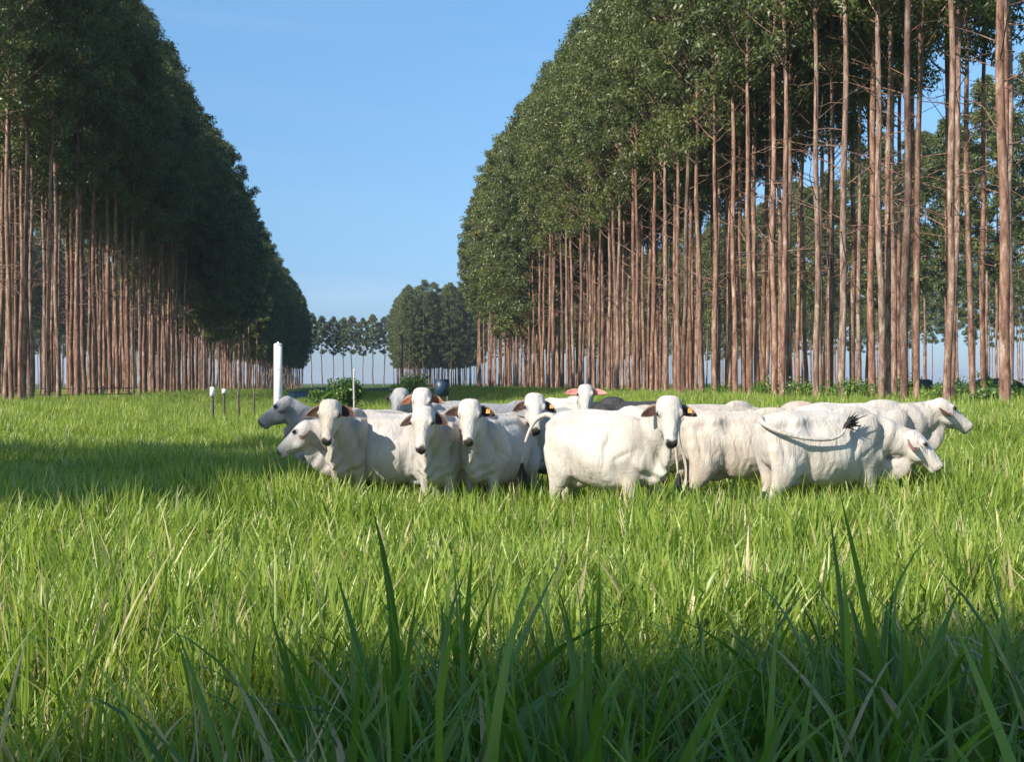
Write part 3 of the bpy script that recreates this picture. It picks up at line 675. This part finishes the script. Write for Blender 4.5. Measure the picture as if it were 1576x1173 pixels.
midl = [clump(90+i, 46, (.20, .52), (.007, .020), .20, .72, 5, (.2, 1.2), .12) for i in range(5)]
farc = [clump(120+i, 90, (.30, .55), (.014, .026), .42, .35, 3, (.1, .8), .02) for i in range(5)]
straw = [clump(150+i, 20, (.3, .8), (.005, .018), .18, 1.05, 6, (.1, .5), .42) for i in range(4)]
# left foreground is trampled and lower
x, y = wedge(2.0, 6.5, 46); low = sstep(.1, -1.3, x-(.05-.22*(y-2.6)))*sstep(-9, -4, x); m = rg.random(len(x)) < (.44*(1-low)+.16)*(1-.7*sstep(3.0, 4.6, y))
m &= ~((low > .6) & (y < 4.4) & (rg.random(len(x)) < .92))
x2, y2 = x[m], y[m]; hs = (1-.45*sstep(.1, -1.3, x2-(.05-.22*(y2-2.6))))*(1-.30*sstep(3.4, 6.2, y2))*.93
hs = hs*np.where(y2 < 2.6, .88, .93)*(1-.15*sstep(3.2, 4.5, y2))
hs = hs*np.where(rg.random(len(x2)) < .16, 1.28, 1)
scat('tall_grass', x2, y2, tall, .75, 1.1, 'tall broad bladed pasture grass in the shaded foreground', tilt=.14, hscale=hs)
x, y = wedge(1.9, 7.0, 90); scat('trampled_grass', x, y, midl, .7, 1.15, 'low trampled grass with straw at the bottom left', tilt=.25)
x, y = wedge(4.0, 27, 44); hh = 1-.05*sstep(6, 8, y)+.08*sstep(8.2, 9.4, y)*(1-sstep(12.5, 14, y))-.12*sstep(13, 15, y)
scat('pasture_grass', x, y, mid, .8, 1.2, 'bright green pasture grass around the cattle', tilt=.14, hscale=hh)
x, y = wedge(25, 130, 3.2); scat('far_grass', x, y, farc, .85, 1.35, 'green grass farther off under the trees')
x, y = wedge(2.0, 9, 11.0); k_ = (x < -.2-.1*(y-2)) & (y < 6) | (rg.random(len(x)) < .2); x, y = x[k_], y[k_]; scat('dry_straw', x, y, straw, .7, 1.2, 'dry straw lying among the green blades', tilt=.2)
x, y = wedge(4.2, 17, 3.6); scat('tufts', x, y, tall, .5, .72, 'taller broad bladed tufts standing above the pasture', tilt=.2, hscale=.85)
# ------------------------------------------------------------------ the herd
GREY = (.42, .42, .42); CREAM = (.60, .55, .475); WHITE = (.61, .585, .54); TAN = (.62, .52, .40); CHAR = (.035, .037, .042)
make_cow('cow', 'white cow tinted grey for shade at the far left, head turned left in profile', 424, 13.0, 170, 180, 38, neck_pitch=34, tint=(.47, .455, .43), seed=1, ear_in=(.10, .04, .035))  # grey tint carries the tree shade lying on this cow
make_cow('cow', 'white cow with lowered head and shade in its grey tint, second from the left edge of the herd', 452, 11.9, 162, 188, 42, neck_pitch=8, tint=(.50, .49, .475), seed=2, ear_in=(.08, .05, .045))  # shade from the trees is put into the hide tint
make_cow('cow', 'cow with bulging forehead and orange tagged ear, leftmost of those facing the camera', 505, 11.0, -114, -95, 66, neck_pitch=34, tint=(.53, .485, .42), seed=3, tag_ear=None, browtint=(.50, .36, .24))
make_cow('cow', 'cow tinted shade grey, half hidden behind the herd, only its brow and back showing', 611, 15.0, -140, -112, 60, neck_pitch=40, tint=(.48, .475, .46), seed=4)  # hide greyed to stand for the shade at the back
make_cow('cow', 'white cow looking over the brow of the cow in front of it', 648, 12.6, -112, -90, 62, neck_pitch=44, tint=WHITE, seed=5, ear_in=(.22, .07, .03))
make_cow('cow', 'white cow with white chest standing right below another white head', 649, 10.7, -112, -95, 63, neck_pitch=30, tint=WHITE, seed=6)
make_cow('cow', 'white cow facing the camera in the middle of the trio of heads', 722, 10.8, -115, -93, 63, neck_pitch=36, tint=WHITE, seed=7, tag_ear=(1, M_TAG))
make_cow('cow', 'white cow facing the camera behind the raised tail', 824, 11.9, -113, -88, 60, neck_pitch=38, tint=WHITE, seed=8, tag_ear=(1, M_TAG))
make_cow('cow', 'white cow with wide pink painted ears, far back in the herd', 901, 15.6, -60, -95, 58, neck_pitch=42, tint=WHITE, seed=9, pinkear=True, ear_in=(.55, .22, .20), ear_droop=.05)
make_cow('cow', 'dark almost black cow behind the wide eared white cow', 940, 17.4, 165, 150, 30, neck_pitch=15, tint=CHAR, seed=10, anchor='hump', ear_in=(.02, .015, .015), hump=1.5)
make_cow('cow', 'big white cow standing broadside in front with its tail arched', 1032, 9.95, -43, -92, 62, scale=1.03, neck_turn=-24, neck_pitch=33, tint=WHITE, seed=11, tail='arch', tag_ear=(1, M_TAG), step=.10, fat=1.05)
make_cow('cow', 'cream cow with hanging tail, right behind the broadside cow', 1050, 11.9, 4, 12, 40, neck_pitch=10, tint=CREAM, seed=12, anchor='rump')
make_cow('cow', 'white cow with lowered head and its tail swung over its flank', 1170, 10.9, 12, -20, 50, neck_turn=-22, neck_pitch=-4, neck_len=.54, tint=WHITE, seed=13, anchor='rump', tag_ear=(-1, M_TAGP), ear_back=(.45, .22, .22), step=-.08, head_roll=0,
         tail=[(-.775, -.03, 1.27), (-.90, -.14, 1.28), (-.78, -.33, 1.12), (-.38, -.37, 1.08), (-.14, -.39, 1.055), (-.03, -.38, 1.10), (.02, -.33, 1.22)])
make_cow('cow', 'white cow at the far right, alert head in profile to the right', 1466, 11.9, 2, -4, 36, neck_pitch=22, tint=WHITE, seed=14, ear_back=(.12, .055, .035), ear_in=(.05, .02, .015))
make_cow('cow', 'white cow whose back shows behind the tail of the grazing cow', 1262, 13.6, 175, 180, 40, neck_pitch=-10, tint=(.58, .50, .43), seed=15, anchor='mid')
make_cow('cow', 'cow tinted dark for shade, deep in the herd, its back showing between two heads', 775, 15.5, 10, 20, 30, neck_pitch=-5, tint=(.30, .31, .33), seed=16, anchor='mid')  # dark bluish tint paints the shade over this cow
make_cow('cow', 'cream cow showing its back behind the head of the broadside cow', 985, 13.4, 172, 185, 40, neck_pitch=-8, tint=(.60, .54, .47), seed=17, anchor='hump')
make_cow('cow', 'cream cow whose narrow back rises behind the hanging tail', 1110, 13.6, 20, 20, 40, neck_pitch=-5, tint=CREAM, seed=18, anchor='mid')
# ------------------------------------------------------------------ alley furniture and shrubs
M_WHITE = simple('white_painted_pipe', (.82, .83, .84), .35, 0, 8, .05, .05)
M_POST = simple('weathered_post', (.10, .085, .07), .9, 0, 14, .4, .6)
M_PALE = simple('pale_post_wood', (.38, .37, .33), .85, 0, 14, .3, .5)
M_BLUE = simple('dark_blue_plastic', (.015, .035, .075), .45, 0, 8, .2, .1)
def at(px, Y, dz=0): x = px2x(px, Y); return (x, Y, gz(x, Y)+dz)
def part(name, mb, m, parent, smooth=True): return link(name, mb.mesh(name, m if isinstance(m, list) else [m], smooth), parent)
def ring_tube(mb, z0, z1, r0, r1, n=20, c=(0, 0)):
    v, f = tube([(c[0], c[1], z0), (c[0], c[1], z0+(z1-z0)*.5), (c[0], c[1], z1)], [r0, (r0+r1)/2, r1], n, up=(1, 0, 0)); mb.add(v, f)
# white pipe
r = empty('white_pipe', at(428, 34)); tag(r, 'tall white vertical pipe with a small cap behind the leftmost cow', 'pipe')
Hp = (590-531)/FPX*34+CAMZ-r.location.z
mb = MB(); ring_tube(mb, -.2, Hp, .135, .135, 24); part('pipe_shaft', mb, M_WHITE, r)
mb = MB(); ring_tube(mb, Hp, Hp+.05, .145, .10, 24); ring_tube(mb, Hp+.05, Hp+.10, .03, .03, 10); part('cap', mb, M_WHITE, r)
mb = MB()
for z in (1.2, 2.1): ring_tube(mb, z, z+.03, .141, .141, 24)
part('band', mb, M_WHITE, r)
def post(px, Y, top_px, rad, m, label, group=None, sleeve=None, name='fence_post', cat='post'):
    r = empty(name, at(px, Y)); tag(r, label, cat, group); H = (590-top_px)/FPX*Y+CAMZ-r.location.z
    mb = MB(); v, f = tube([(0, 0, -.2), (.01, 0, H*.4), (-.01, .01, H*.8), (.005, 0, H)], [rad*1.08, rad, rad*.96, rad*.85], 10, up=(1, 0, 0)); mb.add(v, f); part('shaft', mb, m, r)
    if sleeve:
        z0, z1, rs = sleeve; z0 = (590-z0)/FPX*Y+CAMZ-r.location.z; z1 = (590-z1)/FPX*Y+CAMZ-r.location.z
        mb = MB(); ring_tube(mb, z0, z1, rs, rs*.92, 16); part('white_sleeve', mb, M_WHITE, r)
    return r
post(327, 38, 588, .05, M_POST, 'fence post wrapped in a tall white sleeve by the left trunks', sleeve=(610, 596, .095))
post(345, 38, 598, .04, M_POST, 'stubby post with a short white top beside the taller white sleeve', sleeve=(606, 599, .085))
post(367, 36, 597, .04, M_POST, 'plain dark post between the white topped posts and the white pipe')
post(391, 36, 601, .03, M_POST, 'small thin dark post just left of the white pipe')
post(545, 30, 568, .032, M_PALE, 'pale thin wooden post standing beside the small alley tree')
post(618, 60, 516, .10, M_POST, 'tall dark pole rising out of the round shrub in the alley', name='utility_pole', cat='pole')
post(653, 70, 566, .10, M_PALE, 'short grey post right of the round shrub in the alley')
# blue drum on stand
r = empty('blue_tank', at(680, 52)); tag(r, 'dark blue tank on posts right of the alley shrubs', 'tank')
mb = MB(); ring_tube(mb, .95, 1.75, .36, .38, 20); ring_tube(mb, 1.75, 1.80, .40, .36, 20); part('drum', mb, M_BLUE, r)
for q in (-.3, .3):
    for w in (-.25, .25):
        mb = MB(); ring_tube(mb, -.2, .95, .05, .05, 8, (q, w)); part('leg', mb, M_POST, r)
r = empty('water_trough', at(470, 75)); tag(r, 'low blue water trough in the alley left of the small tree', 'trough')
mb = MB()
for z0, z1, a in ((.35, 1.0, 1.0), (1.0, 1.06, 1.06)):
    v = [(sx*1.15*a*(1 if z else .85), sy*.45*a*(1 if z else .8), z1 if z else z0) for z in (0, 1) for sx, sy in ((-1, -1), (1, -1), (1, 1), (-1, 1))]
    mb.add(v, [(0, 3, 2, 1), (4, 5, 6, 7), (0, 1, 5, 4), (1, 2, 6, 5), (2, 3, 7, 6), (3, 0, 4, 7)])
part('basin', mb, simple('blue_trough', (.03, .10, .20), .4, 0, 6, .2, .05), r, False)
for q in (-.9, .9):
    mb = MB(); ring_tube(mb, -.2, .36, .09, .09, 8, (q, 0)); part('leg', mb, M_POST, r)
# wire fence under the left trees
r = empty('rail_fence', at(60, 58)); tag(r, 'low dark rail fence seen between the left trunks', 'fence')
x0 = px2x(-40, 58)-r.location.x; x1 = px2x(205, 62)-r.location.x
for q in range(6):
    t = q/5; mb = MB(); ring_tube(mb, -.3, 1.1, .06, .055, 8, (x0+(x1-x0)*t, 4*t)); part('post', mb, M_POST, r)
for z in (.95, .6):
    mb = MB(); v, f = tube([(x0, 0, z), ((x0+x1)/2, 2, z-.03), (x1, 4, z)], [.028, .025, .028], 8); mb.add(v, f); part('rail', mb, M_POST, r)
# shrubs and young trees
M_SHRUB = leafmat('shrub_leaf', [(0, (.035, .085, .018)), (.5, (.09, .17, .03)), (1, (.17, .26, .045))], (1.3, 1.5, .8), .4, .3, .5)
def shrub(name, px, Y, h, rad, label, seed, n=1500, ls=.13, group=None, cat='shrub', trunk=False, z0=.1):
    rs = np.random.default_rng(seed); r = empty(name, at(px, Y)); tag(r, label, cat, group)
    nb_ = 8 if not trunk else 11; stems = MB(); cen = []
    for i in range(nb_):
        a = rs.uniform(0, 6.283); rr = rad*rs.uniform(.2, .85); e = np.array([rr*math.cos(a), rr*math.sin(a), h*rs.uniform(.5, .95)])
        b0 = np.array([0, 0, h*(.3*rs.random() if trunk else 0)]); v, f = tube(bez(b0, b0+(e-b0)*[.2, .2, .5], b0+(e-b0)*[.6, .6, .8], e, 5), [.022*h, .018*h, .013*h, .009*h, .004*h], 5, False); stems.add(v, f); cen.append(e)
        for q in range(2): cen.append(e*rs.uniform(.6, .95)+rs.normal(0, rad*.18, 3))
    if trunk: v, f = tube([(0, 0, -.2), (.02, 0, h*.3), (0, .02, h*.7)], [.035*h, .028*h, .012*h], 7, up=(1, 0, 0)); stems.add(v, f)
    part('stems' if not trunk else 'trunk', stems, M_BARK, r)
    V = []; rn = []
    for c in cen:
        m_ = n//len(cen); d = rs.normal(size=(m_, 3)); d /= np.linalg.norm(d, axis=1)[:, None]; p = c+d*(rad*.42*rs.random(m_)**.4)[:, None]; p[:, 2] = np.maximum(p[:, 2], z0*rs.random(m_))
        ax = rs.normal(size=(m_, 3)); ax[:, 2] -= .2; ax /= np.linalg.norm(ax, axis=1)[:, None]; b = rs.normal(size=(m_, 3)); b -= (b*ax).sum(1)[:, None]*ax; b /= np.linalg.norm(b, axis=1)[:, None]
        L = ls*rs.uniform(.6, 1.3, m_)[:, None]; V.append(np.stack([p, p+ax*L*.5+b*L*.3, p+ax*L, p+ax*L*.5-b*L*.3], 1).reshape(-1, 3)); rn.append(np.repeat(rs.random(m_), 4))
    V = np.concatenate(V); link('foliage', fastmesh('foliage', V, np.arange(len(V)).reshape(-1, 4), [M_SHRUB], {'rnd': np.concatenate(rn)}), r)
shrub('small_tree', 526, 44, 1.9, .78, 'small spreading tree in the alley beside the pale post', 1, 2600, .16, cat='tree', trunk=True, z0=.8)
shrub('shrub', 628, 56, 2.0, 1.25, 'round bright green shrub at the foot of the dark pole', 2, 3200, .16, z0=.5)
shrub('shrub', 490, 60, 1.15, .7, 'dark low shrub behind the small alley tree', 3, 1800, .16)
for i, (px, Y, h, ra) in enumerate([(1530, 30, .95, .8), (1552, 33, 1.2, 1.0), (1440, 36, 1.1, .9), (1250, 40, 1.3, 1.0), (1180, 44, 1.3, 1.1), (1110, 50, 1.2, 1.0), (1310, 37, 1.2, .9), (1395, 46, 1.5, 1.2), (1480, 44, 1.4, 1.2)]):
    shrub('undergrowth_shrub', px, Y, h*.75, ra, ['leafy green shrub near the right edge of the photo, in front of the others', 'tallest leafy shrub at the right edge of the photo', 'leafy shrub behind the nose of the far right cow',
          'green undergrowth shrub above the tail of the grazing cow', 'green undergrowth shrub above the rump of the grazing cow', 'green undergrowth shrub above the cream cow',
          'green undergrowth shrub above the shoulder of the grazing cow', 'green undergrowth shrub above the far right cow back', 'green undergrowth shrub above the far right cow head'][i], 20+i, 1700, .11, 'undergrowth shrubs under the right strip')
# dark cattle resting far off under the right trees
for i, (px, Y) in enumerate([(1524, 62), (1546, 63), (1418, 70)]):
    make_cow('cow', ['dark cow far off between the trunks at the right edge', 'dark cow rightmost of the far pair between the trunks', 'lone dark cow far off behind the far right cow'][i], px, Y, 175-i*170, 175-i*170, 40, neck_pitch=-5, tint=(.03, .032, .035), seed=40+i, anchor='mid', group='dark cattle far off under the trees', ear_in=(.02, .02, .02))
# birds (egrets) on the grass far along the alley
# ------------------------------------------------------------------ the air
mh, nth = mat('haze_air'); pv = nth.nodes.new('ShaderNodeVolumePrincipled'); pv.inputs['Density'].default_value = .00028
pv.inputs['Color'].default_value = (.72, .84, 1, 1); pv.inputs['Anisotropy'].default_value = .2
oo = nth.nodes.new('ShaderNodeOutputMaterial'); nth.links.new(pv.outputs[0], oo.inputs['Volume'])
mb = MB(); hv = [(x, y, z) for z in (-4, 45) for x, y in ((-3100, -320), (3100, -320), (3100, 4600), (-3100, 4600))]
mb.add(hv, [(0, 3, 2, 1), (4, 5, 6, 7), (0, 1, 5, 4), (1, 2, 6, 5), (2, 3, 7, 6), (3, 0, 4, 7)])
hz = link('haze', mb.mesh('haze', [mh], False)); tag(hz, 'thin blue air that softens the far trees', 'haze', None, 'stuff')
